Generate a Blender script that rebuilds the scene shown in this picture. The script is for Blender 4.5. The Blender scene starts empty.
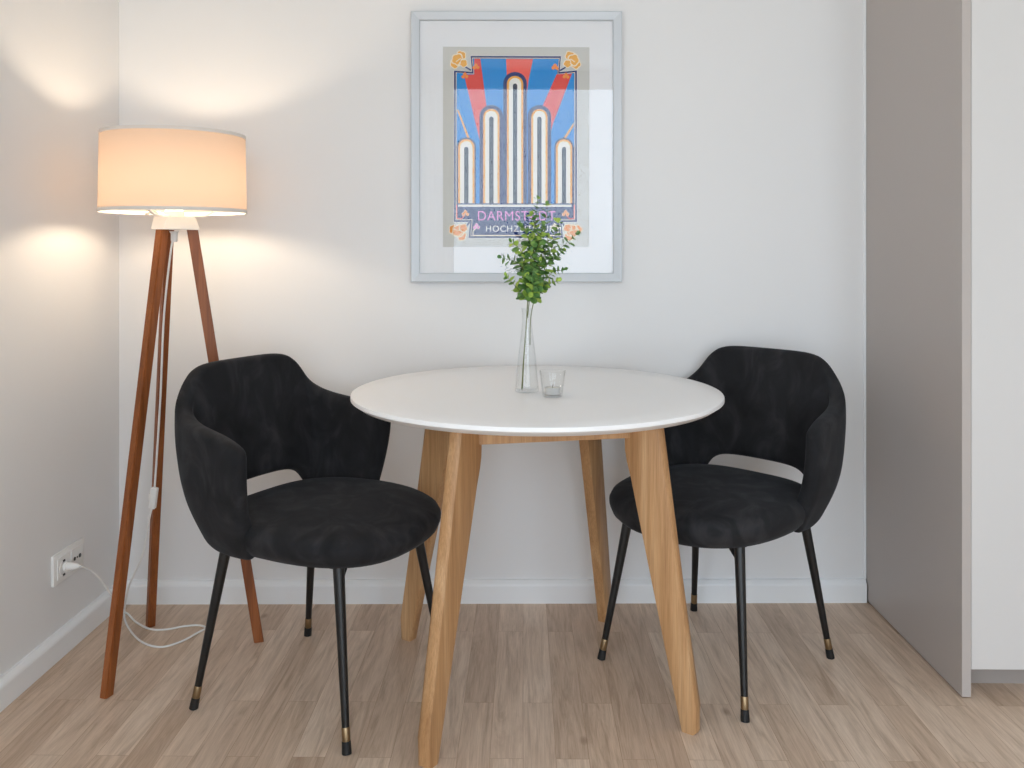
import bpy, bmesh, math, random
from mathutils import Vector, Matrix
PI = math.pi
C = bpy.context.scene.collection
sc = bpy.context.scene
rnd = random.Random(7)

# ------------------------------------------------------------------ camera
FPX, EYE, HOR = 860.0, 1.10, 250.0
YAW = math.atan(11 / FPX)
cam = bpy.data.cameras.new('camera'); co = bpy.data.objects.new('camera', cam); C.objects.link(co)
cam.sensor_width = 36; cam.lens = FPX / 1024 * 36; cam.shift_y = (HOR - 384) / 1024
cam.clip_start = 0.05
co.location = (0, 0, EYE); co.rotation_euler = (PI / 2, 0, YAW)
sc.camera = co

def ray(px, py):
    a, b = px - 512, HOR - py
    return Vector((-math.sin(YAW) * FPX + math.cos(YAW) * a, math.cos(YAW) * FPX + math.sin(YAW) * a, b))
def on_y(px, py, Y):
    d = ray(px, py); return Vector((0, 0, EYE)) + d * (Y / d.y)
def on_x(px, py, X):
    d = ray(px, py); return Vector((0, 0, EYE)) + d * (X / d.x)
def on_z(px, py, Z=0.0):
    d = ray(px, py); return Vector((0, 0, EYE)) + d * ((Z - EYE) / d.z)

# ------------------------------------------------------------------ materials
def lin(c):
    return tuple(((v / 255) / 12.92 if v / 255 <= 0.04045 else ((v / 255 + 0.055) / 1.055) ** 2.4) for v in c) + (1,)
def mat(name, col, rough=0.5, metal=0.0, spec=0.5, **kw):
    m = bpy.data.materials.new(name); m.use_nodes = True
    b = m.node_tree.nodes['Principled BSDF']
    b.inputs['Base Color'].default_value = col if len(col) == 4 else lin(col)
    b.inputs['Roughness'].default_value = rough; b.inputs['Metallic'].default_value = metal
    b.inputs['Specular IOR Level'].default_value = spec
    for k, v in kw.items(): b.inputs[k.replace('_', ' ')].default_value = v
    return m
def nodes(m): return m.node_tree.nodes, m.node_tree.links, m.node_tree.nodes['Principled BSDF']
def tex(m, scale=(1, 1, 1), rot=(0, 0, 0), space='Object'):
    N, L, b = nodes(m)
    t = N.new('ShaderNodeTexCoord'); mp = N.new('ShaderNodeMapping')
    mp.inputs['Scale'].default_value = scale; mp.inputs['Rotation'].default_value = rot
    L.new(t.outputs[space], mp.inputs['Vector']); return mp.outputs['Vector']
def noise(m, vec, scale, detail=4, rough=0.6, dist=0.0):
    N, L, b = nodes(m); n = N.new('ShaderNodeTexNoise')
    n.inputs['Scale'].default_value = scale; n.inputs['Detail'].default_value = detail
    n.inputs['Roughness'].default_value = rough; n.inputs['Distortion'].default_value = dist
    L.new(vec, n.inputs['Vector']); return n.outputs['Fac']
def ramp(m, fac, stops):
    N, L, b = nodes(m); r = N.new('ShaderNodeValToRGB'); e = r.color_ramp.elements
    while len(e) < len(stops): e.new(0.5)
    for i, (p, c) in enumerate(stops):
        e[i].position = p; e[i].color = c if len(c) == 4 else lin(c)
    L.new(fac, r.inputs['Fac']); return r.outputs['Color']
def bump(m, fac, strength, distance=0.002):
    N, L, b = nodes(m); n = N.new('ShaderNodeBump')
    n.inputs['Strength'].default_value = strength; n.inputs['Distance'].default_value = distance
    L.new(fac, n.inputs['Height']); L.new(n.outputs['Normal'], b.inputs['Normal'])
def mixc(m, fac, a, b_, mode='MIX'):
    N, L, b = nodes(m); n = N.new('ShaderNodeMix'); n.data_type = 'RGBA'; n.blend_type = mode
    if isinstance(fac, (int, float)): n.inputs['Factor'].default_value = fac
    else: L.new(fac, n.inputs['Factor'])
    for s, v in (('A', a), ('B', b_)):
        i = [q for q in n.inputs if q.name == s and q.type == 'RGBA'][0]
        if isinstance(v, tuple): i.default_value = v
        else: L.new(v, i)
    return [q for q in n.outputs if q.type == 'RGBA'][0]

def paint(name, col, rough=0.6, amp=0.04):
    m = mat(name, col, rough, spec=0.3); N, L, b = nodes(m)
    f = noise(m, tex(m), 260, 3); bump(m, f, amp, 0.001); return m
M_wall = paint('wall_paint', (230, 230, 230), 0.75)
M_ceil = paint('ceiling_paint', (240, 240, 238), 0.8)
M_base = paint('baseboard_paint', (238, 240, 241), 0.35, 0.01)

def wood(name, dark, mid, light, rough=0.45, fine=60, along=3.0):
    m = mat(name, mid, rough, spec=0.4); N, L, b = nodes(m)
    v = tex(m, (1, 1, along / fine * 1.0))
    big = noise(m, v, fine * 0.45, 5, 0.6, 0.6)
    v2 = tex(m, (1, 1, 0.02)); fi = noise(m, v2, fine * 7, 3, 0.7)
    c1 = ramp(m, big, [(0.3, dark), (0.52, mid), (0.72, light)])
    c2 = ramp(m, fi, [(0.35, (205, 196, 186)), (0.6, (255, 255, 255))])
    c = mixc(m, 0.55, c1, c2, 'MULTIPLY'); L.new(c, b.inputs['Base Color'])
    bump(m, fi, 0.08, 0.001); return m
M_oak = wood('light_oak', (172, 128, 86), (194, 151, 106), (210, 172, 130), 0.42)
M_teak = wood('brown_wood', (120, 66, 30), (150, 86, 42), (168, 102, 56), 0.45)

def floor_mat():
    m = mat('oak_planks', (176, 152, 130), 0.42, spec=0.35); N, L, b = nodes(m)
    v = tex(m, (1, 1, 1), (0, 0, PI / 2))
    br = N.new('ShaderNodeTexBrick'); L.new(v, br.inputs['Vector'])
    br.offset = 0.37; br.offset_frequency = 2; br.squash = 1.0
    br.inputs['Scale'].default_value = 1.0
    br.inputs['Brick Width'].default_value = 0.62; br.inputs['Row Height'].default_value = 0.0715
    br.inputs['Mortar Size'].default_value = 0.0006; br.inputs['Mortar Smooth'].default_value = 0.3
    br.inputs['Color1'].default_value = (0, 0, 0, 1); br.inputs['Color2'].default_value = (1, 1, 1, 1)
    br.inputs['Mortar'].default_value = (0.5, 0.5, 0.5, 1); br.inputs['Bias'].default_value = 0.0
    plank = ramp(m, br.outputs['Color'], [(0.0, (208, 184, 162)), (0.45, (219, 196, 174)), (0.75, (224, 202, 181)), (1.0, (232, 212, 192))])
    # shift the grain per plank
    sep = N.new('ShaderNodeVectorMath'); sep.operation = 'SCALE'
    L.new(br.outputs['Color'], sep.inputs[0]); sep.inputs['Scale'].default_value = 37.0
    tc = N.new('ShaderNodeTexCoord'); add = N.new('ShaderNodeVectorMath'); add.operation = 'ADD'
    L.new(tc.outputs['Object'], add.inputs[0]); L.new(sep.outputs['Vector'], add.inputs[1])
    mp = N.new('ShaderNodeMapping'); mp.inputs['Scale'].default_value = (1, 0.09, 1); L.new(add.outputs['Vector'], mp.inputs['Vector'])
    g = noise(m, mp.outputs['Vector'], 27, 6, 0.62, 2.2)
    mp2 = N.new('ShaderNodeMapping'); mp2.inputs['Scale'].default_value = (1, 0.03, 1); L.new(add.outputs['Vector'], mp2.inputs['Vector'])
    g2 = noise(m, mp2.outputs['Vector'], 420, 3, 0.7)
    gc = ramp(m, g, [(0.28, (196, 186, 176)), (0.46, (236, 232, 228)), (0.62, (255, 255, 255))])
    gc2 = ramp(m, g2, [(0.3, (214, 206, 200)), (0.6, (255, 255, 255))])
    c = mixc(m, 0.75, plank, gc, 'MULTIPLY'); c = mixc(m, 0.5, c, gc2, 'MULTIPLY')
    # knots
    mp3 = N.new('ShaderNodeMapping'); mp3.inputs['Scale'].default_value = (1, 0.55, 1); L.new(tc.outputs['Object'], mp3.inputs['Vector'])
    vo = N.new('ShaderNodeTexVoronoi'); vo.inputs['Scale'].default_value = 5.5; L.new(mp3.outputs['Vector'], vo.inputs['Vector'])
    kn = ramp(m, vo.outputs['Distance'], [(0.0, (150, 132, 118)), (0.025, (200, 190, 182)), (0.07, (255, 255, 255))])
    c = mixc(m, 0.8, c, kn, 'MULTIPLY')
    seam = ramp(m, br.outputs['Fac'], [(0.0, (255, 255, 255)), (1.0, (208, 192, 176))])
    c = mixc(m, 0.8, c, seam, 'MULTIPLY')
    L.new(c, b.inputs['Base Color']); bump(m, g2, 0.05, 0.001); return m
M_floor = floor_mat()

def velvet():
    m = mat('charcoal_velvet', (38, 39, 42), 0.85, spec=0.15); N, L, b = nodes(m)
    v = tex(m, (1, 1, 0.6)); f = noise(m, v, 13, 4, 0.55, 1.0)
    c = ramp(m, f, [(0.3, (29, 29, 31)), (0.5, (38, 38, 40)), (0.68, (52, 52, 54))]); L.new(c, b.inputs['Base Color'])
    b.inputs['Sheen Weight'].default_value = 0.10; b.inputs['Sheen Roughness'].default_value = 0.4
    b.inputs['Sheen Tint'].default_value = lin((190, 196, 206))
    n2 = noise(m, tex(m), 420, 2); bump(m, n2, 0.12, 0.001); return m
M_velvet = velvet()
M_blk = mat('black_steel', (16, 16, 17), 0.32, 0.0, 0.5)
M_brass = mat('aged_brass', (150, 128, 98), 0.35, 1.0)
M_rub = mat('black_rubber', (14, 14, 14), 0.6)
M_white = mat('white_lacquer', (240, 240, 240), 0.33, spec=0.45)
M_wplast = mat('white_plastic', (236, 236, 234), 0.35)
M_wmetal = mat('white_metal', (240, 238, 234), 0.4)
M_hole = mat('dark_socket_hole', (30, 30, 32), 0.5)
M_steelp = mat('steel_contact', (150, 150, 152), 0.35, 1.0)
M_panel = mat('taupe_laminate', (180, 172, 167), 0.42, spec=0.4)
M_door = mat('white_door_lacquer', (208, 206, 204), 0.3)
M_kick = mat('taupe_plinth', (160, 152, 146), 0.5)
M_sil = mat('brushed_silver', (200, 205, 210), 0.38, 0.12)
M_alu = mat('tealight_aluminium', (222, 222, 222), 0.34, 0.45)
M_wax = mat('white_wax', (240, 238, 230), 0.6)
M_wick = mat('wick', (70, 66, 60), 0.9)

def fabric_shade():
    m = bpy.data.materials.new('cream_shade_fabric'); m.use_nodes = True
    N, L = m.node_tree.nodes, m.node_tree.links; N.remove(N['Principled BSDF'])
    t = N.new('ShaderNodeBsdfTranslucent'); t.inputs['Color'].default_value = (0.30, 0.215, 0.164, 1)
    d = N.new('ShaderNodeBsdfDiffuse'); d.inputs['Color'].default_value = lin((236, 224, 208))
    x = N.new('ShaderNodeMixShader'); x.inputs[0].default_value = 0.4
    tc = N.new('ShaderNodeTexCoord'); mp = N.new('ShaderNodeMapping'); mp.inputs['Scale'].default_value = (1, 1, 3)
    L.new(tc.outputs['Object'], mp.inputs['Vector'])
    n = N.new('ShaderNodeTexNoise'); n.inputs['Scale'].default_value = 400; L.new(mp.outputs['Vector'], n.inputs['Vector'])
    bp = N.new('ShaderNodeBump'); bp.inputs['Strength'].default_value = 0.1; L.new(n.outputs['Fac'], bp.inputs['Height'])
    L.new(bp.outputs['Normal'], d.inputs['Normal'])
    L.new(t.outputs[0], x.inputs[1]); L.new(d.outputs[0], x.inputs[2]); L.new(x.outputs[0], N['Material Output'].inputs['Surface']); return m
M_shade = fabric_shade()
def fabric_sheer():
    m = bpy.data.materials.new('cream_sheer_fabric'); m.use_nodes = True
    N, L = m.node_tree.nodes, m.node_tree.links; N.remove(N['Principled BSDF'])
    t = N.new('ShaderNodeBsdfTranslucent'); t.inputs['Color'].default_value = (.75, .71, .64, 1)
    d = N.new('ShaderNodeBsdfDiffuse'); d.inputs['Color'].default_value = (.8, .77, .7, 1)
    x = N.new('ShaderNodeMixShader'); x.inputs[0].default_value = .5
    L.new(t.outputs[0], x.inputs[1]); L.new(d.outputs[0], x.inputs[2]); L.new(x.outputs[0], N['Material Output'].inputs['Surface']); return m
M_trim = mat('shade_edge_tape', (226, 220, 212), 0.8)
def emit(name, col, s):
    m = bpy.data.materials.new(name); m.use_nodes = True; N, L = m.node_tree.nodes, m.node_tree.links
    N.remove(N['Principled BSDF']); e = N.new('ShaderNodeEmission'); e.inputs['Color'].default_value = col; e.inputs['Strength'].default_value = s
    L.new(e.outputs[0], N['Material Output'].inputs['Surface']); return m
BULB = 172.0
M_bulb = emit('warm_bulb', (1.0, 0.80, 0.58, 1), BULB)

def thin_glass(name, tint=(1, 1, 1, 1), ior=1.5, rough=0.0):
    m = bpy.data.materials.new(name); m.use_nodes = True; N, L = m.node_tree.nodes, m.node_tree.links
    N.remove(N['Principled BSDF'])
    t = N.new('ShaderNodeBsdfTransparent'); t.inputs['Color'].default_value = tint
    g = N.new('ShaderNodeBsdfGlossy'); g.inputs['Roughness'].default_value = rough
    lw = N.new('ShaderNodeLayerWeight'); lw.inputs['Blend'].default_value = .5      # Schlick reflectance, the same from both sides
    pw = N.new('ShaderNodeMath'); pw.operation = 'POWER'; L.new(lw.outputs['Facing'], pw.inputs[0]); pw.inputs[1].default_value = 5
    f0 = ((ior - 1) / (ior + 1)) ** 2
    f = N.new('ShaderNodeMath'); f.operation = 'MULTIPLY_ADD'; L.new(pw.outputs[0], f.inputs[0]); f.inputs[1].default_value = 1 - f0; f.inputs[2].default_value = f0
    x = N.new('ShaderNodeMixShader'); L.new(f.outputs[0], x.inputs[0]); L.new(t.outputs[0], x.inputs[1]); L.new(g.outputs[0], x.inputs[2])
    L.new(x.outputs[0], N['Material Output'].inputs['Surface']); return m
M_pane = thin_glass('picture_glass', ior=1.5)
M_win = thin_glass('window_glass')
M_vase = thin_glass('vase_glass', (0.985, 0.989, 0.989, 1), 1.42)
def leafmat(name, cols):
    m = mat(name, cols[1], 0.5, spec=0.3); N, L, b = nodes(m)
    f = noise(m, tex(m), 55, 2); L.new(ramp(m, f, [(0.3, cols[0]), (0.5, cols[1]), (0.7, cols[2])]), b.inputs['Base Color'])
    return m
M_leaf = leafmat('eucalyptus_green', [(62, 102, 58), (98, 138, 74), (138, 172, 90)])
M_leaf2 = leafmat('eucalyptus_light', [(130, 164, 66), (164, 194, 86), (194, 208, 104)])
M_stem = leafmat('eucalyptus_stem', [(84, 92, 44), (104, 112, 58), (124, 128, 74)])

# ------------------------------------------------------------------ mesh helpers
def obj(name, bm, m=None, parent=None, smooth=False, angle=None):
    me = bpy.data.meshes.new(name); bmesh.ops.recalc_face_normals(bm, faces=bm.faces)
    bm.to_mesh(me); bm.free()
    for x in (m if isinstance(m, (list, tuple)) else [m]): me.materials.append(x)
    if smooth:
        for p in me.polygons: p.use_smooth = True
        if angle: me.set_sharp_from_angle(angle=math.radians(angle))
    o = bpy.data.objects.new(name, me); C.objects.link(o)
    if parent: o.parent = parent
    return o
def struct(name, bm, m, parent=None, **k):
    o = obj(name, bm, m, parent, **k)
    if not parent: o['kind'] = 'structure'
    return o
def thing(name, label, cat, loc=(0, 0, 0), rz=0, group=None):
    o = bpy.data.objects.new(name, None); o.empty_display_size = 0.1; C.objects.link(o)
    o.location = loc; o.rotation_euler = (0, 0, rz); o['label'] = label; o['category'] = cat
    if group: o['group'] = group
    return o
def box(bm, x0, x1, y0, y1, z0, z1, bev=0.0, seg=2, mi=0):
    r = bmesh.ops.create_cube(bm, size=1.0); vs = r['verts']
    for v in vs:
        v.co = Vector(((x0 + x1) / 2 + v.co.x * (x1 - x0), (y0 + y1) / 2 + v.co.y * (y1 - y0), (z0 + z1) / 2 + v.co.z * (z1 - z0)))
    fs = list({f for v in vs for f in v.link_faces})
    for f in fs: f.material_index = mi
    if bev:
        es = list({e for v in vs for e in v.link_edges})
        bmesh.ops.bevel(bm, geom=es, offset=bev, segments=seg, affect='EDGES', profile=0.5)
    return bm
def B(*a, **k): return box(bmesh.new(), *a, **k)
def lathe(bm, prof, seg=48, cx=0, cy=0, cap0=True, cap1=True):
    rings = []
    for r, z in prof:
        rings.append([bm.verts.new((cx + r * math.cos(2 * PI * i / seg), cy + r * math.sin(2 * PI * i / seg), z)) for i in range(seg)])
    for a, b in zip(rings, rings[1:]):
        for i in range(seg): bm.faces.new((a[i], a[(i + 1) % seg], b[(i + 1) % seg], b[i]))
    if cap0: bm.faces.new(rings[0][::-1])
    if cap1: bm.faces.new(rings[-1])
    return bm
def catmull(pts, n=8):
    P = [Vector(p) for p in pts]; P = [2 * P[0] - P[1]] + P + [2 * P[-1] - P[-2]]; out = []
    for i in range(1, len(P) - 2):
        for k in range(n):
            t = k / n; a, b, c, d = P[i - 1:i + 3]
            out.append(0.5 * ((2 * b) + (c - a) * t + (2 * a - 5 * b + 4 * c - d) * t * t + (3 * b - a - 3 * c + d) * t ** 3))
    out.append(P[-2]); return out
def tube(bm, pts, r, seg=8):
    P = [Vector(p) for p in pts]; rad = r if callable(r) else (lambda t: r)
    rings = []; up = Vector((0.123, 0.31, 0.94)).normalized()
    n = None
    for i, p in enumerate(P):
        t = (P[min(i + 1, len(P) - 1)] - P[max(i - 1, 0)]).normalized()
        if n is None:
            n = t.cross(up); n = n.normalized() if n.length > 1e-3 else t.orthogonal().normalized()
        else:
            n = (n - t * n.dot(t)).normalized()
        b = t.cross(n); q = rad(i / (len(P) - 1))
        rings.append([bm.verts.new(p + q * (n * math.cos(2 * PI * k / seg) + b * math.sin(2 * PI * k / seg))) for k in range(seg)])
    for a, b in zip(rings, rings[1:]):
        for k in range(seg): bm.faces.new((a[k], a[(k + 1) % seg], b[(k + 1) % seg], b[k]))
    bm.faces.new(rings[0][::-1]); bm.faces.new(rings[-1]); return bm
def bar(bm, p0, p1, w, h, axis_w, w1=None, h1=None, flat_ends=False):
    """rectangular bar from p0 to p1; axis_w: direction of the width"""
    p0, p1 = Vector(p0), Vector(p1); t = (p1 - p0).normalized(); a = Vector(axis_w); a = (a - t * a.dot(t)).normalized(); b = t.cross(a)
    w1 = w1 or w; h1 = h1 or h; R = []
    for p, ww, hh in ((p0, w, h), (p1, w1, h1)):
        ring = []
        for s, u in ((-1, -1), (1, -1), (1, 1), (-1, 1)):
            q = p + a * s * ww / 2 + b * u * hh / 2
            if flat_ends: q = q - t * ((q.z - p.z) / t.z)
            ring.append(bm.verts.new(q))
        R.append(ring)
    fs = [bm.faces.new(R[0][::-1]), bm.faces.new(R[1])]
    for k in range(4): fs.append(bm.faces.new((R[0][k], R[0][(k + 1) % 4], R[1][(k + 1) % 4], R[1][k])))
    return [e for f in fs[2:] for e in f.edges if e.verts[0] in R[0] and e.verts[1] in R[1] or e.verts[1] in R[0] and e.verts[0] in R[1]]

# ------------------------------------------------------------------ the room
XL, YB, XR, YR, ZC = -1.262, 2.694, 3.3, -2.5, 2.74
SK = .018                                   # the back wall runs a degree off square
def yb(x): return YB + SK * x
struct('floor', B(XL - .1, XR + .1, YR - .1, YB + .1, -.1, 0), M_floor)
struct('ceiling', B(XL - .1, XR + .1, YR - .1, YB + .1, ZC, ZC + .1), M_ceil)
bm = B(XL - .1, XR + .1, YB, YB + .1, 0, ZC)
for v in bm.verts: v.co.y += SK * v.co.x
struct('wall_back', bm, M_wall)
LY0, LY1, LZ0, LZ1 = -2.2, 0.1, 0.25, 2.45
bm = bmesh.new(); box(bm, XL - .1, XL, YR, LY0, 0, ZC); box(bm, XL - .1, XL, LY1, YB, 0, ZC); box(bm, XL - .1, XL, LY0, LY1, 0, LZ0); box(bm, XL - .1, XL, LY0, LY1, LZ1, ZC)
struct('wall_left', bm, M_wall)
struct('wall_right', B(XR, XR + .1, YR, YB, 0, ZC), M_wall)
WX0, WX1, WZ0, WZ1 = -1.1, 2.3, 0.05, 2.64
bm = bmesh.new()
box(bm, XL - .1, WX0, YR - .1, YR, 0, ZC); box(bm, WX1, XR + .1, YR - .1, YR, 0, ZC)
box(bm, WX0, WX1, YR - .1, YR, WZ1, ZC); box(bm, WX0, WX1, YR - .1, YR, 0, WZ0)
struct('wall_rear', bm, M_wall)
bm = bmesh.new(); f = .06
for x0, x1 in ((WX0, 1.30), (1.30, WX1)):
    box(bm, x0, x0 + f, YR - .07, YR - .01, WZ0, WZ1); box(bm, x1 - f, x1, YR - .07, YR - .01, WZ0, WZ1)
    box(bm, x0 + f, x1 - f, YR - .07, YR - .01, WZ0, WZ0 + f); box(bm, x0 + f, x1 - f, YR - .07, YR - .01, WZ1 - f, WZ1)
win = struct('window_1', bm, M_wplast)
bm = bmesh.new()
for x0, x1 in ((WX0, 1.30), (1.30, WX1)): box(bm, x0 + f, x1 - f, YR - .045, YR - .041, WZ0 + f, WZ1 - f)
struct('window_pane', bm, M_win, win)
bm = bmesh.new(); ym = (LY0 + LY1) / 2
for y0, y1 in ((LY0, ym), (ym, LY1)):
    box(bm, XL - .07, XL - .01, y0, y0 + f, LZ0, LZ1); box(bm, XL - .07, XL - .01, y1 - f, y1, LZ0, LZ1)
    box(bm, XL - .07, XL - .01, y0 + f, y1 - f, LZ0, LZ0 + f); box(bm, XL - .07, XL - .01, y0 + f, y1 - f, LZ1 - f, LZ1)
added_win = struct('added_window', bm, M_wplast)  # unseen window, added to brighten the cabinet panel and tabletop from the left
bm = bmesh.new()
for y0, y1 in ((LY0, ym), (ym, LY1)): box(bm, XL - .045, XL - .041, y0 + f, y1 - f, LZ0 + f, LZ1 - f)
struct('window_pane', bm, M_win, added_win)

M_sheer = fabric_sheer()
bm = bmesh.new(); n = 120; rows = []
for z in (.03, 2.63):
    rows.append([bm.verts.new((-1.12 + .68 * i / n, YR + .09 + .028 * math.sin(i * .62) + .008 * math.sin(i * 1.7), z)) for i in range(n + 1)])
for i in range(n): bm.faces.new((rows[0][i], rows[0][i + 1], rows[1][i + 1], rows[1][i]))
cu = obj('sheer_curtain', bm, M_sheer, None, True); cu['label'] = 'cream sheer curtain at the edge of the window facing the table'; cu['category'] = 'curtain'

def skirting(name, p0, p1, out, m0=0.0, m1=0.0):
    """profile swept from p0 to p1 (xy), OUT: unit vector into the room; m0, m1: mitre at the ends"""
    bm = bmesh.new(); p0, p1, out = Vector(p0), Vector(p1), Vector(out); t = (p1 - p0).normalized()
    prof = [(0, 0), (.0195, 0), (.0195, .054), (.0175, .0595), (.011, .067), (.008, .0695), (0, .0695)]
    rings = []
    for p, mi in ((p0, m0), (p1, m1)):
        rings.append([bm.verts.new((p.x + out.x * d + t.x * d * mi, p.y + out.y * d + t.y * d * mi, z)) for d, z in prof])
    for k in range(len(prof)): bm.faces.new((rings[0][k], rings[0][(k + 1) % len(prof)], rings[1][(k + 1) % len(prof)], rings[1][k]))
    bm.faces.new(rings[0]); bm.faces.new(rings[1][::-1])
    return struct(name, bm, M_base)
PX = 1.0755          # the tall cabinet's left face
skirting('baseboard_back', (XL, yb(XL)), (PX - .004, yb(PX)), (0, -1), 1, 0)
skirting('baseboard_left', (XL, YR + .01), (XL, yb(XL)), (1, 0), 0, -1)
struct('trim_1', B(PX - .008, PX, yb(PX) - .006, yb(PX), .07, ZC, bev=.0015), M_base)

# ------------------------------------------------------------------ tall cabinet on the right
cab = thing('tall_cabinet', 'tall built-in cabinet with taupe end panel and white door, reaching out of the picture', 'cabinet', (PX, yb(PX), 0))
D0 = 2.121 - yb(PX)
obj('side_panel', B(0, .0225, D0, -.004, .0045, 2.5, bev=.0012), M_panel, cab)['label'] = 'taupe end panel'
obj('body', B(.0225, .66, D0 + .025, -.004, .068, 2.5), M_panel, cab)
obj('door', B(.0245, .655, D0 + .003, D0 + .023, .0705, 2.498, bev=.0015), M_door, cab)['label'] = 'smooth white door'
obj('plinth', B(.0225, .66, D0 + .078, D0 + .096, 0, .07), M_kick, cab)

# ------------------------------------------------------------------ table
TC = (.034, 2.2); TA = math.radians(-33); TZ = .7425
table = thing('dining_table', 'round white-topped dining table on four splayed light oak legs', 'table', (TC[0], TC[1], 0), TA)
R = .4675
prof = [(0.001, .7203), (.3, .7203), (R - .020, .7203), (R - .017, .7208), (R - .002, .7312), (R, .7325), (R, .7395), (R - .0008, .7415), (R - .003, .7425), (R - .08, .7425), (.001, .7425)]
obj('tabletop', lathe(bmesh.new(), prof, 160), M_white, table, True, 30)
LEG = [(.400, 0), (.428, 0), (.437, .006), (.434, .06), (.344, .7203), (.254, .7203), (.2565, .625), (.261, .600), (.272, .560)]
for k in range(4):
    bm = bmesh.new(); t = .031; dr = (0, 0, .010, .018)[k]; LG = [(q[0] + dr * (1 - q[1] / .7203), q[1]) for q in LEG]
    a = [bm.verts.new((r, -t / 2, z)) for r, z in LG]; b = [bm.verts.new((r, t / 2, z)) for r, z in LG]; n = len(LEG)
    bm.faces.new(a[::-1]); bm.faces.new(b); se = []
    for i in range(n):
        bm.faces.new((a[i], a[(i + 1) % n], b[(i + 1) % n], b[i]))
    bm.edges.ensure_lookup_table()
    oe, ie = [], []
    for ring in (a, b):
        for i in range(n):
            e = bm.edges.get((ring[i], ring[(i + 1) % n]))
            if i in (2, 3): oe.append(e)
            elif i in (5, 6, 7, 8): ie.append(e)
    bmesh.ops.bevel(bm, geom=oe, offset=.0132, segments=5, affect='EDGES', profile=.5)
    ie = [e for e in ie if e.is_valid]
    bmesh.ops.bevel(bm, geom=ie, offset=.004, segments=2, affect='EDGES', profile=.5)
    bmesh.ops.rotate(bm, verts=bm.verts, cent=(0, 0, 0), matrix=Matrix.Rotation(k * PI / 2 + (0, .05, 0, 0)[k], 3, 'Z'))
    obj('leg', bm, M_oak, table, True, 35)
for k in range(4):
    bm = bmesh.new(); h = .272 / math.sqrt(2) * 1.0
    m = Matrix.Rotation(PI / 4 + k * PI / 2, 3, 'Z')
    es = bar(bm, (h, -h + .012, .6875), (h, h - .012, .6875), .02, .0655, (1, 0, 0))
    bmesh.ops.rotate(bm, verts=bm.verts, cent=(0, 0, 0), matrix=m)
    obj('apron_rail', bm, M_oak, table)

# ------------------------------------------------------------------ chairs
def chair_shell():
    # half columns, back centre to arm front: each bottom -> top (x forward, y side, z)
    cols = [
        [(-.232, 0, .497), (-.256, 0, .60), (-.274, 0, .71), (-.288, 0, .814)],
        [(-.230, .06, .497), (-.255, .062, .60), (-.273, .065, .71), (-.287, .066, .814)],
        [(-.224, .112, .495), (-.250, .120, .60), (-.270, .124, .71), (-.284, .119, .813)],
        [(-.214, .150, .482), (-.243, .164, .59), (-.263, .164, .70), (-.277, .160, .806)],
        [(-.204, .170, .440), (-.236, .193, .56), (-.256, .196, .675), (-.268, .190, .780)],
        [(-.186, .182, .394), (-.224, .216, .52), (-.246, .226, .635), (-.255, .219, .735)],
        [(-.156, .192, .384), (-.195, .233, .50), (-.215, .238, .61), (-.221, .236, .703)],
        [(-.115, .199, .379), (-.150, .244, .49), (-.163, .252, .60), (-.166, .251, .688)],
        [(-.075, .203, .379), (-.092, .250, .49), (-.099, .260, .595), (-.101, .261, .680)],
        [(-.038, .204, .380), (-.040, .250, .49), (-.037, .268, .59), (-.037, .271, .668)],
        [(-.020, .204, .384), (-.009, .249, .49), (.003, .268, .575), (.007, .272, .644)],
    ]
    full = [[Vector((x, -y, z)) for x, y, z in c] for c in cols[:0:-1]] + [[Vector(p) for p in c] for c in cols]
    rows = []
    for c in full: rows.append(catmull(c, 3))          # each column: 10 points
    bm = bmesh.new(); g = [[bm.verts.new(p) for p in c] for c in rows]
    for i in range(len(g) - 1):
        for j in range(len(g[0]) - 1): bm.faces.new((g[i][j], g[i + 1][j], g[i + 1][j + 1], g[i][j + 1]))
    return bm
def chair_seat():
    bm = bmesh.new(); n = 56; rings = []
    def ring(s, z, crown=0):
        out = []
        for i in range(n):
            a = 2 * PI * i / n; c, d = math.cos(a), math.sin(a); e = 2 / (2.55 if c > 0 else 3.0)
            x = math.copysign(abs(c) ** e, c); y = math.copysign(abs(d) ** e, d)
            X = x * (.292 if x > 0 else .225) * s; w = .248 - .022 * max(0, -x)
            Y = y * w * s
            dz = -.012 * max(0, X / .285) ** 2 + .0 * X
            out.append(bm.verts.new((X, Y, z + dz)))
        return out
    prof = [(.02, .380), (.5, .381), (.80, .384), (.905, .394), (.965, .411), (.995, .432), (.998, .445), (.975, .457), (.925, .4655), (.84, .471), (.68, .4755), (.45, .478), (.2, .479), (.02, .479)]
    rings = [ring(s, z) for s, z in prof]
    for a, b in zip(rings, rings[1:]):
        for i in range(n): bm.faces.new((a[i], a[(i + 1) % n], b[(i + 1) % n], b[i]))
    bm.faces.new(rings[0][::-1]); bm.faces.new(rings[-1]); return bm
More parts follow.
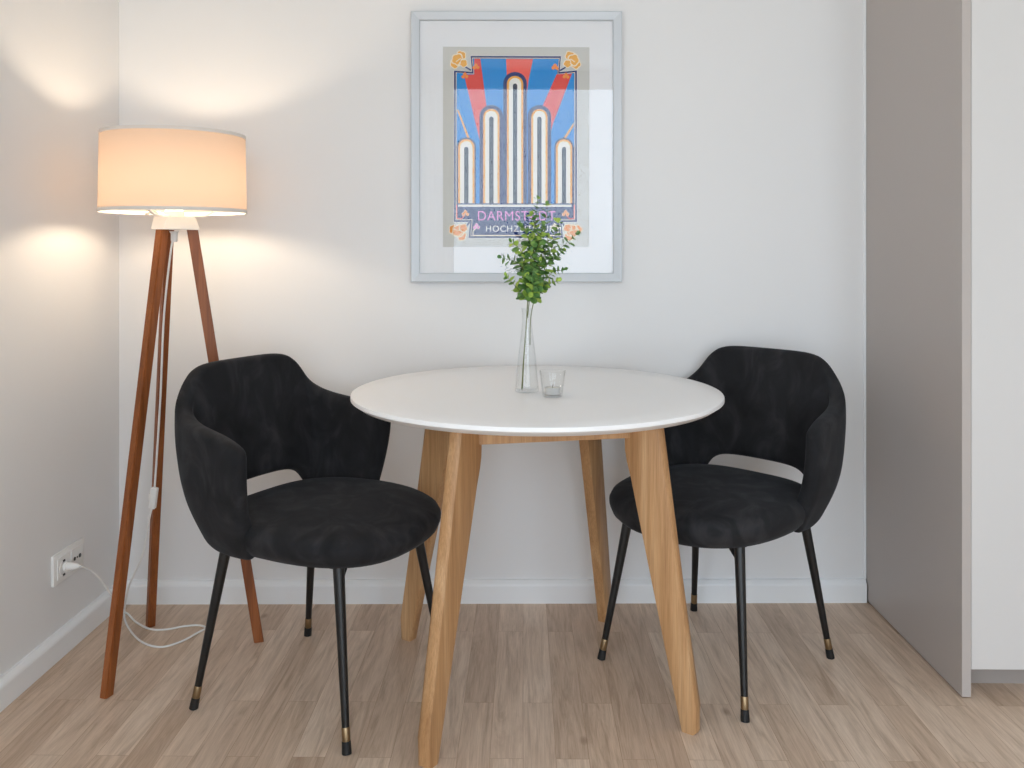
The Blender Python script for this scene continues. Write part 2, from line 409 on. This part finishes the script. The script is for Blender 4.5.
def make_chair(label, loc, rz, group):
    t = thing('dining_chair', label, 'chair', loc, rz, group)
    s = obj('backrest', chair_shell(), M_velvet, t, True)
    md = s.modifiers.new('thickness', 'SOLIDIFY'); md.thickness = .044; md.offset = 0
    md = s.modifiers.new('smooth', 'SUBSURF'); md.levels = 2; md.render_levels = 2
    obj('seat', chair_seat(), M_velvet, t, True)
    for sx in (1, -1):
        for sy in (1, -1):
            p1 = Vector((.162 * sx, .165 * sy, .402)); p0 = Vector((.222 * sx, .216 * sy, 0)); d = p1 - p0
            P = lambda z: p0 + d * (z / .402)
            l = obj('leg', tube(bmesh.new(), [P(.05), P(.402)], lambda q: .0084 + .0052 * q, 20), M_blk, t, True, 40)
            obj('ferrule', tube(bmesh.new(), [P(.025), P(.027), P(.053), P(.054)], lambda q: .0094 if .1 < q < .9 else .009, 20), M_brass, l, True, 40)['label'] = 'brass ring'
            obj('foot_cap', tube(bmesh.new(), [Vector((P(0).x, P(0).y, 0)), P(.004), P(.026)], lambda q: .0106 if q < .9 else .0098, 20), M_rub, l, True, 40)
    bm = bmesh.new(); a, b, z = .164, .166, .386
    bar(bm, (a, -b, z), (a, b, z), .02, .014, (1, 0, 0)); bar(bm, (-a, -b, z), (-a, b, z), .02, .014, (1, 0, 0))
    bar(bm, (-a, b, z), (a, b, z), .02, .014, (0, 1, 0)); bar(bm, (-a, -b, z), (a, -b, z), .02, .014, (0, 1, 0))
    for sx in (1, -1):
        for sy in (1, -1):
            x, y = .166 * sx, .168 * sy
            v = [bm.verts.new(q) for q in ((x, y - .002, .38), (x, y - sy * .034, .38), (x + .006 * sx, y, .345), (x + .003, y - .002, .38), (x + .003, y - sy * .034, .38), (x + .006 * sx + .003, y, .345))]
            bm.faces.new(v[:3]); bm.faces.new(v[3:][::-1])
            for i in range(3): bm.faces.new((v[i], v[(i + 1) % 3], v[3 + (i + 1) % 3], v[3 + i]))
    obj('seat_frame', bm, M_blk, t)
    return t
def copy_tree(o, parent=None):
    c = o.copy(); C.objects.link(c); c.parent = parent
    for ch in [x for x in sc.objects if x.parent == o]: copy_tree(ch, c)
    return c
chair = make_chair('charcoal velvet armchair beside the wooden tripod floor lamp', (-.504, 2.163, 0), math.radians(-28), 'velvet armchairs at the round table')
c2 = copy_tree(chair); c2.location = (.520, 2.3235, 0); c2.rotation_euler = (0, 0, math.radians(225.5))
for q in chair.children:
    if q.name.startswith(('leg', 'seat_frame')): q.rotation_euler.z = math.radians(4); q.location.x += .005
c2['label'] = 'charcoal velvet armchair beside the taupe cabinet panel'

# ------------------------------------------------------------------ floor lamp
LC = Vector((-.955, 2.343, 0))
lamp = thing('floor_lamp', 'lit tripod floor lamp with cream drum shade and brown wooden legs', 'lamp', LC)
SZ0, SZ1, SR0, SR1 = 1.2015, 1.416, .190, .1865
bm = bmesh.new()
lathe(bm, [(SR0, SZ0), (SR1, SZ1)], 96, cap0=False, cap1=False)
shade = obj('lamp_shade', bm, M_shade, lamp, True)
for z0, z1, r0, r1 in ((SZ0, SZ0 + .010, SR0, SR0), (SZ1 - .009, SZ1, SR1, SR1)):
    bm = bmesh.new(); lathe(bm, [(r0 - .0015, z0), (r0 + .0012, z0), (r1 + .0012, z1), (r1 - .0015, z1), (r0 - .0015, z0)], 96, cap0=False, cap1=False)
    obj('edge_tape', bm, M_trim, shade, True, 40)
# white three-armed shade carrier and hub
for k in range(3):
    bm = bmesh.new(); a = math.radians(15 + 120 * k); d = Vector((math.cos(a), math.sin(a), 0)); s = Vector((-d.y, d.x, 0))
    pts = [d * .025 + Vector((0, 0, 1.193)), d * .078 + Vector((0, 0, 1.193)), d * .104 + Vector((0, 0, 1.2065)), d * (SR0 - .001) + Vector((0, 0, 1.2065))]
    for p, q in zip(pts, pts[1:]): bar(bm, p, q, .010, .004, s)
    obj('shade_carrier_arm', bm, M_wmetal, lamp)
tops = [math.radians(-107), math.radians(16.5), math.radians(129.5)]
feet = [Vector((-1.027, 2.108, 0)), Vector((-.743, 2.410, 0)), Vector((-1.091, 2.505, 0))]
bm = bmesh.new(); ring = []
for z, s in ((1.155, .066), (1.190, .054)):
    rr = []
    for k in range(3):
        f0 = (feet[k] - LC).normalized(); tn = Vector((-f0.y, f0.x, 0))
        for q in (-1, 1): rr.append(bm.verts.new(f0 * s + tn * .022 * q + Vector((0, 0, z))))
    ring.append(rr)
bm.faces.new(ring[0][::-1]); bm.faces.new(ring[1])
for i in range(6): bm.faces.new((ring[0][i], ring[0][(i + 1) % 6], ring[1][(i + 1) % 6], ring[1][i]))
bmesh.ops.bevel(bm, geom=list(bm.edges), offset=.002, segments=2, affect='EDGES')
lathe(bm, [(.026, 1.184), (.026, 1.205), (.019, 1.212), (.019, 1.236)], 32)
obj('hub', bm, M_wmetal, lamp, True, 35)
for k in range(3):
    f0 = feet[k] - LC; d = f0.normalized()
    bm = bmesh.new(); tn = Vector((-d.y, d.x, 0))
    es = bar(bm, f0, d * .046 + Vector((0, 0, 1.162)), .0215, .026, tn, .0225, .028, flat_ends=True)
    es = list({e for e in es})
    bmesh.ops.bevel(bm, geom=es, offset=.0025, segments=2, affect='EDGES')
    obj('leg', bm, M_teak, lamp, True, 35)
bm = bmesh.new()
lathe(bm, [(.010, 1.234), (.013, 1.24), (.027, 1.262), (.030, 1.278), (.027, 1.294), (.016, 1.306), (.002, 1.31)], 32)
obj('bulb', bm, M_bulb, lamp, True)
# cord: from under the hub, along the rear leg, across the floor, up to the wall socket
bm = bmesh.new()
lathe(bm, [(.0075, 1.122), (.009, 1.128), (.009, 1.145), (.013, 1.151)], 20)
obj('cable_grip', bm, M_wplast, lamp, True, 40)
W = lambda px, py, Y: on_y(px, py, Y) - LC
sw = W(153.5, 498, 2.37)
hang = [Vector((0, 0, 1.13)), W(171, 250, 2.345), W(164, 315, 2.35), W(160.5, 395, 2.36), W(156.5, 460, 2.365), sw, W(149, 520, 2.375), W(142, 556, 2.40), W(129, 586, 2.47)]
def FL(px, py):
    p = on_z(px, py, .0035); return p - LC
flo = [FL(124.5, 611), FL(126, 623), FL(139, 640), FL(159, 647), FL(180, 642), FL(198, 632.5), FL(205.5, 628), FL(199, 625.3), FL(184, 626.3), FL(166, 629.5), FL(150, 629), FL(136, 622), FL(126, 613)]
plug_w = Vector((XL + .046, 2.333, .2365)) - LC
tail = [W(119, 604, 2.52) , W(112, 596, 2.47), W(103, 582.5, 2.43), W(92, 571, 2.385), plug_w + Vector((.006, .002, 0))]
cpts = catmull(hang + flo + tail, 8)
for p in cpts: p.z = max(p.z, .0035)
cord = obj('power_cord', tube(bmesh.new(), cpts, .0029, 8), M_wplast, lamp, True); cord['label'] = 'thin white cord'
bm = bmesh.new(); box(bm, -.0095, .0095, -.008, .008, -.03, .03, bev=.004, seg=3); box(bm, -.0145, -.008, -.004, .004, -.006, .012, bev=.002)
ax = (hang[6] - hang[4]).normalized(); bm.transform(Matrix.Translation(sw) @ Vector((0, 0, -1)).rotation_difference(ax).to_matrix().to_4x4())
obj('cord_switch', bm, M_wplast, cord, True, 40)
bm = bmesh.new(); base = Vector((XL + .013, plug_w.y + LC.y, plug_w.z + LC.z)) - LC
tube(bm, [base + Vector((-.006, 0, 0)), base + Vector((.004, 0, 0)), base + Vector((.006, 0, 0)), base + Vector((.030, 0, 0)), plug_w + Vector((.004, 0.001, 0))], lambda q: .0135 if q < .3 else (.011 if q < .6 else (.008 if q < .9 else .0045)), 20)
obj('plug', bm, M_wplast, cord, True, 40)

# ------------------------------------------------------------------ wall socket (double)
sk = thing('wall_socket', 'white double wall socket low on the wall with one plug in it', 'socket', (XL, 2.361, .239))
bm = bmesh.new(); box(bm, 0, .009, -.0795, .0795, -.0415, .0415, bev=.003); obj('cover_frame', bm, M_wplast, sk, True, 40)
for j, y in enumerate((-.0355, .0355)):
    bm = bmesh.new(); box(bm, .0085, .0115, y - .0285, y + .0285, -.0285, .0285, bev=.001)
    ins = obj('socket_insert', bm, M_wplast, sk)
    bm = bmesh.new()
    if j == 0:
        mt = Matrix.Translation((.0119, y, -.0035)) @ Matrix.Rotation(PI / 2, 4, 'Y')
        lathe(bm, [(.0215, -.0006), (.0215, .0012), (.0195, .0012), (.0195, .0002)], 40); bm.transform(mt)
        obj('socket_well', bm, M_wplast, ins)
        bm = bmesh.new(); box(bm, .0115, .0135, y - .006, y + .006, .0125, .0185, bev=.0015); obj('contact', bm, M_hole, ins)['label'] = 'dark earth contact'
        bm = bmesh.new(); box(bm, .0115, .0135, y - .006, y + .006, -.0255, -.0195, bev=.0015); obj('contact', bm, M_hole, ins)['label'] = 'dark earth contact'
    else:
        for dy, r in ((-.014, .0052), (.0, .0025), (.014, .0058)):
            b2 = bmesh.new(); lathe(b2, [(r, -.0006), (r, .0010), (r * .8, .0012)], 20)
            b2.transform(Matrix.Translation((.0119, y + dy, 0)) @ Matrix.Rotation(PI / 2, 4, 'Y'))
            obj('jack', b2, M_hole, ins, True, 40)['label'] = 'dark round jack'

# ------------------------------------------------------------------ framed poster
YF = YB - .024                       # front face of the frame
pa, pb = on_y(410.8, 11.2, YF), on_y(622.2, 282, YF)
FX0, FX1, FZ1, FZ0 = pa.x, pb.x, pa.z, pb.z
pic = thing('framed_poster', 'silver framed colourful travel poster behind reflecting glass on the wall', 'picture', ((FX0 + FX1) / 2, yb((FX0 + FX1) / 2), (FZ0 + FZ1) / 2), math.atan(SK))
w2, h2 = (FX1 - FX0) / 2, (FZ1 - FZ0) / 2
bm = bmesh.new()
prof = [(0, -.001), (0, -.022), (.0015, -.0238), (.004, -.024), (.025, -.0185), (.0275, -.0165), (.0275, -.009), (.010, -.001)]
def rect_ring(d, y): return [bm.verts.new((sx * (w2 - d), y, sz * (h2 - d))) for sx, sz in ((-1, -1), (1, -1), (1, 1), (-1, 1))]
rings = [rect_ring(d, y) for d, y in prof]
for i in range(len(prof)):
    a, b = rings[i], rings[(i + 1) % len(prof)]
    for k in range(4): bm.faces.new((a[k], a[(k + 1) % 4], b[(k + 1) % 4], b[k]))
obj('frame', bm, M_sil, pic)
YG = -.0125
obj('glass', B(-w2 + .024, w2 - .024, YG - .0008, YG + .0008, -h2 + .024, h2 - .024), M_pane, pic)
M_mat = mat('white_mat_board', (236, 238, 242), 0.8)
obj('mat_board', B(-w2 + .02, w2 - .02, -.0095, -.004, -h2 + .02, h2 - .02), M_mat, pic)
# poster: flat printed paper, colours as separate faces on one mesh
PM = {n: mat('ink_' + n, c, .7, spec=0) for n, c in dict(paper=(204, 204, 200), navy=(26, 48, 112), blue=(0, 138, 218), red=(226, 70, 62), coral=(240, 98, 86),
      cream=(244, 230, 206), yellow=(238, 172, 66), orange=(236, 148, 52), white=(240, 238, 232), slit=(36, 50, 74), pink=(226, 142, 206), mid=(58, 116, 184)).items()}
PN = list(PM); YP = YB - .0098
bm = bmesh.new(); lay = [0]                   # lay: which printed layer, .04 mm apart
def P(px, py):
    p = on_y(px, py, YP); return (p.x - pic.location.x, p.z - pic.location.z)
def poly(pts, ink, step=True):
    if step: lay[0] += 1
    y = -.0098 - lay[0] * .00004
    f = bm.faces.new([bm.verts.new((P(*q)[0], y, P(*q)[1])) for q in pts]); f.material_index = PN.index(ink); return f
def inset_rect(x0, y0, x1, y1): return [(x0, y0), (x1, y0), (x1, y1), (x0, y1)]
def shape(i):
    """the notched outline, shrunk by i pixels"""
    return [(470.5 + i * .8, 56 + i), (561 - i * .8, 56 + i), (559.6 - i * .8, 71.8 + i), (577 - i, 70.2 + i), (577 - i, 222 - i), (561.6 - i, 222 - i), (563 - i, 238 - i), (468.5 + i, 238 - i), (470 + i, 222 - i), (454 + i, 222 - i), (454 + i, 70.8 + i), (472 + i * .8, 72 + i)]
poly(inset_rect(443, 47, 589.5, 247), 'paper')
poly(shape(-.4), 'white'); poly(shape(0), 'navy'); poly(shape(1.9), 'cream'); poly(shape(2.5), 'navy')
lay[0] = 6; blue = [(473, 58.8), (558.6, 58.8), (557, 74), (574.2, 73), (574.2, 203.5), (456.8, 203.5), (456.8, 73), (474, 74.4)]
poly(blue, 'blue')
lay[0] = 8; poly([(474.2, 59), (480.3, 59), (486, 103), (492, 150), (482, 150), (476.6, 128), (464, 75), (474.2, 74.6)], 'red')
poly([(506, 59), (533, 59), (528.5, 80), (520, 150), (510, 150)], 'coral')
poly([(556.6, 74.2), (572, 73.4), (552.8, 124), (546, 150), (533, 150), (542.5, 106)], 'red')
poly([(456.9, 110), (458.6, 110), (469.5, 138), (467.2, 138)], 'yellow'); poly([(573.6, 122.5), (573.6, 126), (566, 138), (563.4, 138)], 'yellow')
def arch(cx, hw, top, bot, ink):
    pts = [(cx - hw, bot)] + [(cx - hw * math.cos(a), top + hw - hw * math.sin(a)) for a in [PI * k / 16 for k in range(17)]] + [(cx + hw, bot)]
    poly(pts, ink)
for cx, top in ((466.3, 137.5), (491.3, 105), (515, 72), (539.3, 105), (564, 137.5)):
    lay[0] = 12; hw = 9.6 if cx in (466.3, 564) else 11.8
    if cx == 466.3:
        poly(inset_rect(456.8, 147, 475.8, 203.5), 'navy')
    if cx == 564: poly(inset_rect(554.6, 147, 574.2, 203.5), 'navy')
    arch(cx, hw, top, 203.5, 'navy'); arch(cx, 8.2, top + hw - 8.2 + .3, 203.3, 'yellow'); arch(cx, 6.2, top + hw - 6.2 + .3, 203.3, 'cream')
    arch(cx, 5.6, top + hw - 5.6 + .3, 203.3, 'white'); arch(cx, 2.2, top + hw - 2.2 + 2.0, 203.3, 'slit')
lay[0] = 7; poly(inset_rect(458.3, 204.6, 571.5, 206.8), 'white')
def flower(cx, cy, r, ink, ring='cream', n=5, ph=0.0):
    for q, k in ((1.0, ring), (.82, ink)):
        pts = []
        for i in range(n * 8):
            a = 2 * PI * i / (n * 8); rr = r * q * (.84 + .16 * abs(math.cos((a + ph) * n / 2)) + .04 * math.sin(3 * a + ph))
            pts.append((cx + rr * math.cos(a), cy + rr * math.sin(a)))
        poly(pts, k)
def stroke(pts, w, ink):
    for (x0, y0), (x1, y1) in zip(pts, pts[1:]):
        l = math.hypot(x1 - x0, y1 - y0); nx, ny = -(y1 - y0) / l * w / 2, (x1 - x0) / l * w / 2
        poly([(x0 + nx, y0 + ny), (x1 + nx, y1 + ny), (x1 - nx, y1 - ny), (x0 - nx, y0 - ny)], ink, False)
    lay[0] += 1
for s in (1, -1):
    lay[0] = 9; mx = lambda x: x if s == 1 else 1031 - x
    stroke([(mx(471), 70.5), (mx(466), 67.5), (mx(463), 65)], 1.5, 'navy')
    for dx, dy, r in ((-4, 3, 5.4), (2, -5, 5.6), (-1.4, -1.2, 6.6), (4.6, 2.6, 4.4)): flower(mx(459 + dx), 61 + dy, r, 'yellow', 'cream', 5, dx)
    stroke([(mx(456), 62), (mx(460), 59), (mx(463), 60)], .8, 'cream'); stroke([(mx(458), 65), (mx(461), 63)], .8, 'cream')
    lay[0] = 10
    for fx, fy, r in ((476, 67, 3.2), (465, 76, 3.2)):
        for dx, dy in ((0, -1.6), (-1.8, 1), (1.8, .8)): flower(mx(fx + dx), fy + dy, r * .6, 'orange', 'coral', 4, dx)
    lay[0] = 9; stroke([(mx(456.8), 205), (mx(457), 218.6), (mx(461.5), 218.8), (mx(465), 215)], .9, 'coral')
    for dx, dy in ((0, -1.8), (-2, .6), (2, .8)): flower(mx(465.4 + dx), 213.6 + dy, 1.9, 'orange', 'cream', 4, dx)
    lay[0] = 9; stroke([(mx(470), 221), (mx(466), 227), (mx(463), 229)], 1.5, 'navy')
    for dx, dy, r in ((-5, -1.5, 5.2), (3, 5, 5.2), (0, 0, 6.8), (4.8, -3, 4.6)): flower(mx(458.5 + dx), 231 + dy, r, 'orange', 'cream', 5, dx)
    stroke([(mx(454), 229), (mx(458), 231), (mx(462), 228)], .8, 'cream'); stroke([(mx(459), 236), (mx(462), 233)], .8, 'cream')
    lay[0] = 9; stroke([(mx(473), 235.2), (mx(473), 231), (mx(475.5), 229)], .9, 'cream')
    for dx, dy in ((0, -1.6), (-1.8, 1), (1.8, .8)): flower(mx(476.4 + dx), 226.6 + dy, 1.9, 'pink' if s == 1 else 'cream', 'cream', 4, dx)
lay[0] = 8; stroke([(474, 235.4), (557, 235.4)], .9, 'cream')
poster = obj('poster', bm, [PM[n] for n in PN], pic)
def text(s, x0, x1, y0, y1, ink, grow):
    cu = bpy.data.curves.new('lettering', 'FONT'); cu.body = s; cu.size = 1; cu.offset = grow; cu.space_character = 1.08
    t = bpy.data.objects.new('t', cu); C.objects.link(t); dg = bpy.context.evaluated_depsgraph_get()
    me = bpy.data.meshes.new_from_object(t.evaluated_get(dg)); bpy.data.objects.remove(t)
    xs = [v.co.x for v in me.vertices]; ys = [v.co.y for v in me.vertices]; lay[0] = 10
    for v in me.vertices:
        u = (v.co.x - min(xs)) / (max(xs) - min(xs)); q = (v.co.y - min(ys)) / (max(ys) - min(ys))
        a = P(x0 + u * (x1 - x0), y1 + q * (y0 - y1)); v.co = (a[0], -.0098 - lay[0] * .00004, a[1])
    me.materials.clear(); me.materials.append(PM[ink]); o = bpy.data.objects.new('lettering', me); C.objects.link(o); o.parent = poster; return o
text('DARMSTADT', 478, 555.5, 211, 220.6, 'pink', 0)
text('HOCHZEITSTURM', 486, 561, 225.6, 231.8, 'white', 0)

# ------------------------------------------------------------------ things on the table
vx, vy = .010, 2.168
vase = obj('glass_vase', lathe(bmesh.new(), [(.0005, 0), (.026, 0), (.0298, .0015), (.0300, .005), (.0285, .02), (.0255, .055), (.0215, .095), (.0165, .135), (.0130, .165), (.0120, .182), (.0125, .197), (.0140, .208), (.0145, .210),
        (.0132, .2095), (.0115, .197), (.0108, .182), (.0118, .165), (.0152, .135), (.0202, .095), (.0242, .055), (.0272, .02), (.0280, .010), (.0262, .007), (.0005, .0065)], 48), M_vase, None, True, 50)
vase.location = (vx, vy, TZ + .0003); vase['label'] = 'clear conical glass vase holding the leafy green sprig'; vase['category'] = 'vase'
gx, gy = .072, 2.100
cup = obj('tealight_holder', lathe(bmesh.new(), [(.0005, 0), (.0225, 0), (.0242, .0015), (.0318, .062), (.0312, .0632), (.0303, .062), (.0232, .0075), (.0215, .0058), (.0005, .0055)], 48), M_vase, None, True, 50)
cup.location = (gx, gy, TZ + .0003); cup['label'] = 'small clear flared glass holding a tealight'; cup['category'] = 'candle holder'
tl = thing('tealight', 'unlit white tealight in an aluminium cup inside the small glass', 'candle', (gx, gy, TZ + .0061))
obj('metal_cup', lathe(bmesh.new(), [(.0188, 0), (.0192, .0005), (.0195, .0165), (.0198, .017), (.0188, .017), (.0186, .002)], 40), M_alu, tl, True, 40)
obj('wax', lathe(bmesh.new(), [(.0184, .0022), (.0185, .0148), (.017, .0152), (.001, .0148)], 40), M_wax, tl, True, 40)
obj('wick', tube(bmesh.new(), [(0, 0, .0145), (.0004, 0, .0195), (.0016, 0, .0225)], .0006, 6), M_wick, tl)

# eucalyptus
eu = thing('eucalyptus_sprig', 'leafy green eucalyptus sprig standing in the glass vase', 'plant', (vx, vy, TZ + .0068))
E0 = Vector((vx, vy, TZ + .0068))
def e(px, py, dy=0.0): return on_y(px, py, vy + dy) - E0
main = catmull([(-.0125, .001, .001), (-.0085, 0, .07), (-.0025, 0, .15), (.0005, 0, .20), e(529, 275), e(533, 240, .004), e(536, 218, .003), e(537.5, 199, .002)], 8)
stem = obj('stem', tube(bmesh.new(), main, lambda t: .0019 - .0013 * t, 8), M_stem, eu, True)
def leaf(bm, base, d, nrm, L, Wd, mi):
    d = d.normalized(); s = d.cross(nrm).normalized(); n = s.cross(d).normalized()
    st = base + d * L * .16
    cv = bm.verts.new(st + d * L * .5 - n * L * .10); rim = []
    for i in range(10):
        a = 2 * PI * i / 10; u = .5 - .5 * math.cos(a)
        rim.append(bm.verts.new(st + d * L * u + s * Wd * .5 * math.sin(a) + n * (L * .05 * abs(math.sin(a)) - L * .08 * (u > .8))))
    for i in range(10):
        f = bm.faces.new((cv, rim[i], rim[(i + 1) % 10])); f.material_index = mi; f.smooth = True
    b0 = bm.verts.new(base); f = bm.faces.new((b0, rim[1], rim[0])); f.material_index = mi; f = bm.faces.new((b0, rim[0], rim[9])); f.material_index = mi
def leaves_along(pts, parent, start, size0, size1, step, light):
    bm = bmesh.new(); acc = 0; total = sum((b - a).length for a, b in zip(pts, pts[1:])); run = 0; k = 0
    for a, b in zip(pts, pts[1:]):
        run += (b - a).length; acc += (b - a).length; t = run / total
        if t < start: acc = step; continue
        sz = size0 + (size1 - size0) * ((t - start) / (1 - start))
        if acc >= step * (.55 + .45 * sz / size0):
            acc = 0; k += 1; tg = (b - a).normalized(); ph = k * PI / 2 + rnd.uniform(-.5, .5)
            o1 = tg.orthogonal().normalized(); o2 = tg.cross(o1)
            for q in (0, PI):
                rad = o1 * math.cos(ph + q) + o2 * math.sin(ph + q)
                d = rad + tg * rnd.uniform(.25, .8); L = sz * rnd.uniform(.8, 1.2)
                nrm = (tg * 1.0 - rad * .35 + Vector((rnd.uniform(-.3, .3), -.35 + rnd.uniform(-.3, .3), rnd.uniform(-.2, .3))))
                leaf(bm, b, d, nrm, L, L * rnd.uniform(.78, 1.0), 1 if rnd.random() < light else 0)
    tg = (pts[-1] - pts[-2]).normalized()
    for q in range(2): leaf(bm, pts[-1], tg + Vector((rnd.uniform(-.4, .4), rnd.uniform(-.4, .4), .2)), Vector((rnd.uniform(-1, 1), -1, rnd.uniform(-.3, .3))), size1 * .9, size1 * .6, 1 if rnd.random() < light else 0)
    return obj('foliage', bm, [M_leaf, M_leaf2], parent)
leaves_along(main[30:], stem, .02, .023, .009, .011, .3)
br = [  # root along the main stem, mid and tip in the picture, depth of the tip, light share
    ((529, 300), (541, 262), (547, 206), .012, .15), ((529, 296), (548, 262), (558, 223), -.02, .2), ((533, 262), (556, 252), (576, 235), .01, .1),
    ((529, 300), (545, 285), (557, 281), -.03, .55), ((529, 298), (553, 272), (563, 270), .02, .1), ((530, 275), (551, 262), (562, 252), .035, .2),
    ((531, 280), (517, 262), (502, 258), .0, .15), ((529, 302), (519, 290), (507, 277), -.01, .6), ((531, 270), (519, 248), (512, 243), -.03, .15),
    ((533, 250), (525, 230), (521, 226), -.035, .35), ((529, 296), (523, 272), (525, 258), -.05, .25), ((529, 296), (538, 280), (540, 262), -.055, .35),
    ((530, 290), (532, 272), (532, 252), -.06, .2), ((529, 300), (533, 290), (533, 282), -.06, .35), ((532, 262), (540, 240), (543, 226), -.045, .1),
    ((531, 278), (524, 268), (520, 262), .05, .1), ((531, 280), (543, 258), (548, 238), .05, .05), ((529, 302), (524, 292), (519, 290), .03, .2), ((532, 258), (538, 236), (532, 216), -.02, .25)]
for a, b, c, dy, lt in br:
    pts = catmull([e(a[0], a[1]), e((a[0] + 2 * b[0]) / 3, (a[1] + 2 * b[1]) / 3, dy * .55), e(b[0], b[1], dy * .8), e(c[0], c[1], dy)], 10)
    bo = obj('branch', tube(bmesh.new(), pts, lambda t: .0011 - .0006 * t, 6), M_stem, eu, True)
    leaves_along(pts, bo, .13, .0235, .0135, .0112, lt)
# two bare stem ends reaching into the vase neck
for p in ([e(530, 345, .004), e(530.5, 320, .002), e(534, 300, .0), e(537, 285, -.01)], [e(527.5, 318, -.003), e(528.5, 308, -.002), e(530, 295, -.004)]):
    obj('branch', tube(bmesh.new(), catmull(p, 6), .0012, 6), M_stem, eu, True)

# ------------------------------------------------------------------ light: daylight through the window behind the camera and the added left one
w = bpy.data.worlds.new('sky'); sc.world = w; w.use_nodes = True; N, L = w.node_tree.nodes, w.node_tree.links
tc = N.new('ShaderNodeTexCoord'); sp = N.new('ShaderNodeSeparateXYZ'); L.new(tc.outputs['Generated'], sp.inputs[0])
mr = N.new('ShaderNodeMapRange'); mr.inputs['From Min'].default_value = -1; mr.inputs['From Max'].default_value = 1; L.new(sp.outputs['Z'], mr.inputs['Value'])
rp = N.new('ShaderNodeValToRGB'); e_ = rp.color_ramp.elements
e_[0].position = .42; e_[0].color = (.62, .67, .70, 1); e_[1].position = .52; e_[1].color = (.82, .93, 1.04, 1)
q = e_.new(.75); q.color = (.73, .87, 1.04, 1)
L.new(mr.outputs[0], rp.inputs['Fac']); L.new(rp.outputs['Color'], N['Background'].inputs['Color']); N['Background'].inputs['Strength'].default_value = 6.5
la = bpy.data.lights.new('window_daylight', 'AREA'); la.shape = 'RECTANGLE'; la.size = WX1 - WX0; la.size_y = WZ1 - WZ0; la.cycles.is_portal = True
lo = bpy.data.objects.new('window_daylight', la); C.objects.link(lo); lo.location = ((WX0 + WX1) / 2, YR - .12, (WZ0 + WZ1) / 2); lo.rotation_euler = (PI / 2, 0, 0)
la = bpy.data.lights.new('window_daylight', 'AREA'); la.shape = 'RECTANGLE'; la.size = LZ1 - LZ0; la.size_y = LY1 - LY0; la.cycles.is_portal = True
lo = bpy.data.objects.new('window_daylight', la); C.objects.link(lo); lo.location = (XL - .12, ym, (LZ0 + LZ1) / 2); lo.rotation_euler = (0, -PI / 2, 0)  # sky portal at the added left window

# ------------------------------------------------------------------ view
vs = sc.view_settings; vs.view_transform = 'Standard'; vs.look = 'None'; vs.gamma = 1.0; vs.exposure = -0.37
try: vs.use_curve_mapping = False
except Exception: pass
cy = sc.cycles; cy.use_denoising = True; cy.max_bounces = 14; cy.diffuse_bounces = 8; cy.glossy_bounces = 6; cy.transparent_max_bounces = 16; cy.caustics_reflective = False; cy.caustics_refractive = False
cy.sample_clamp_indirect = 8.0
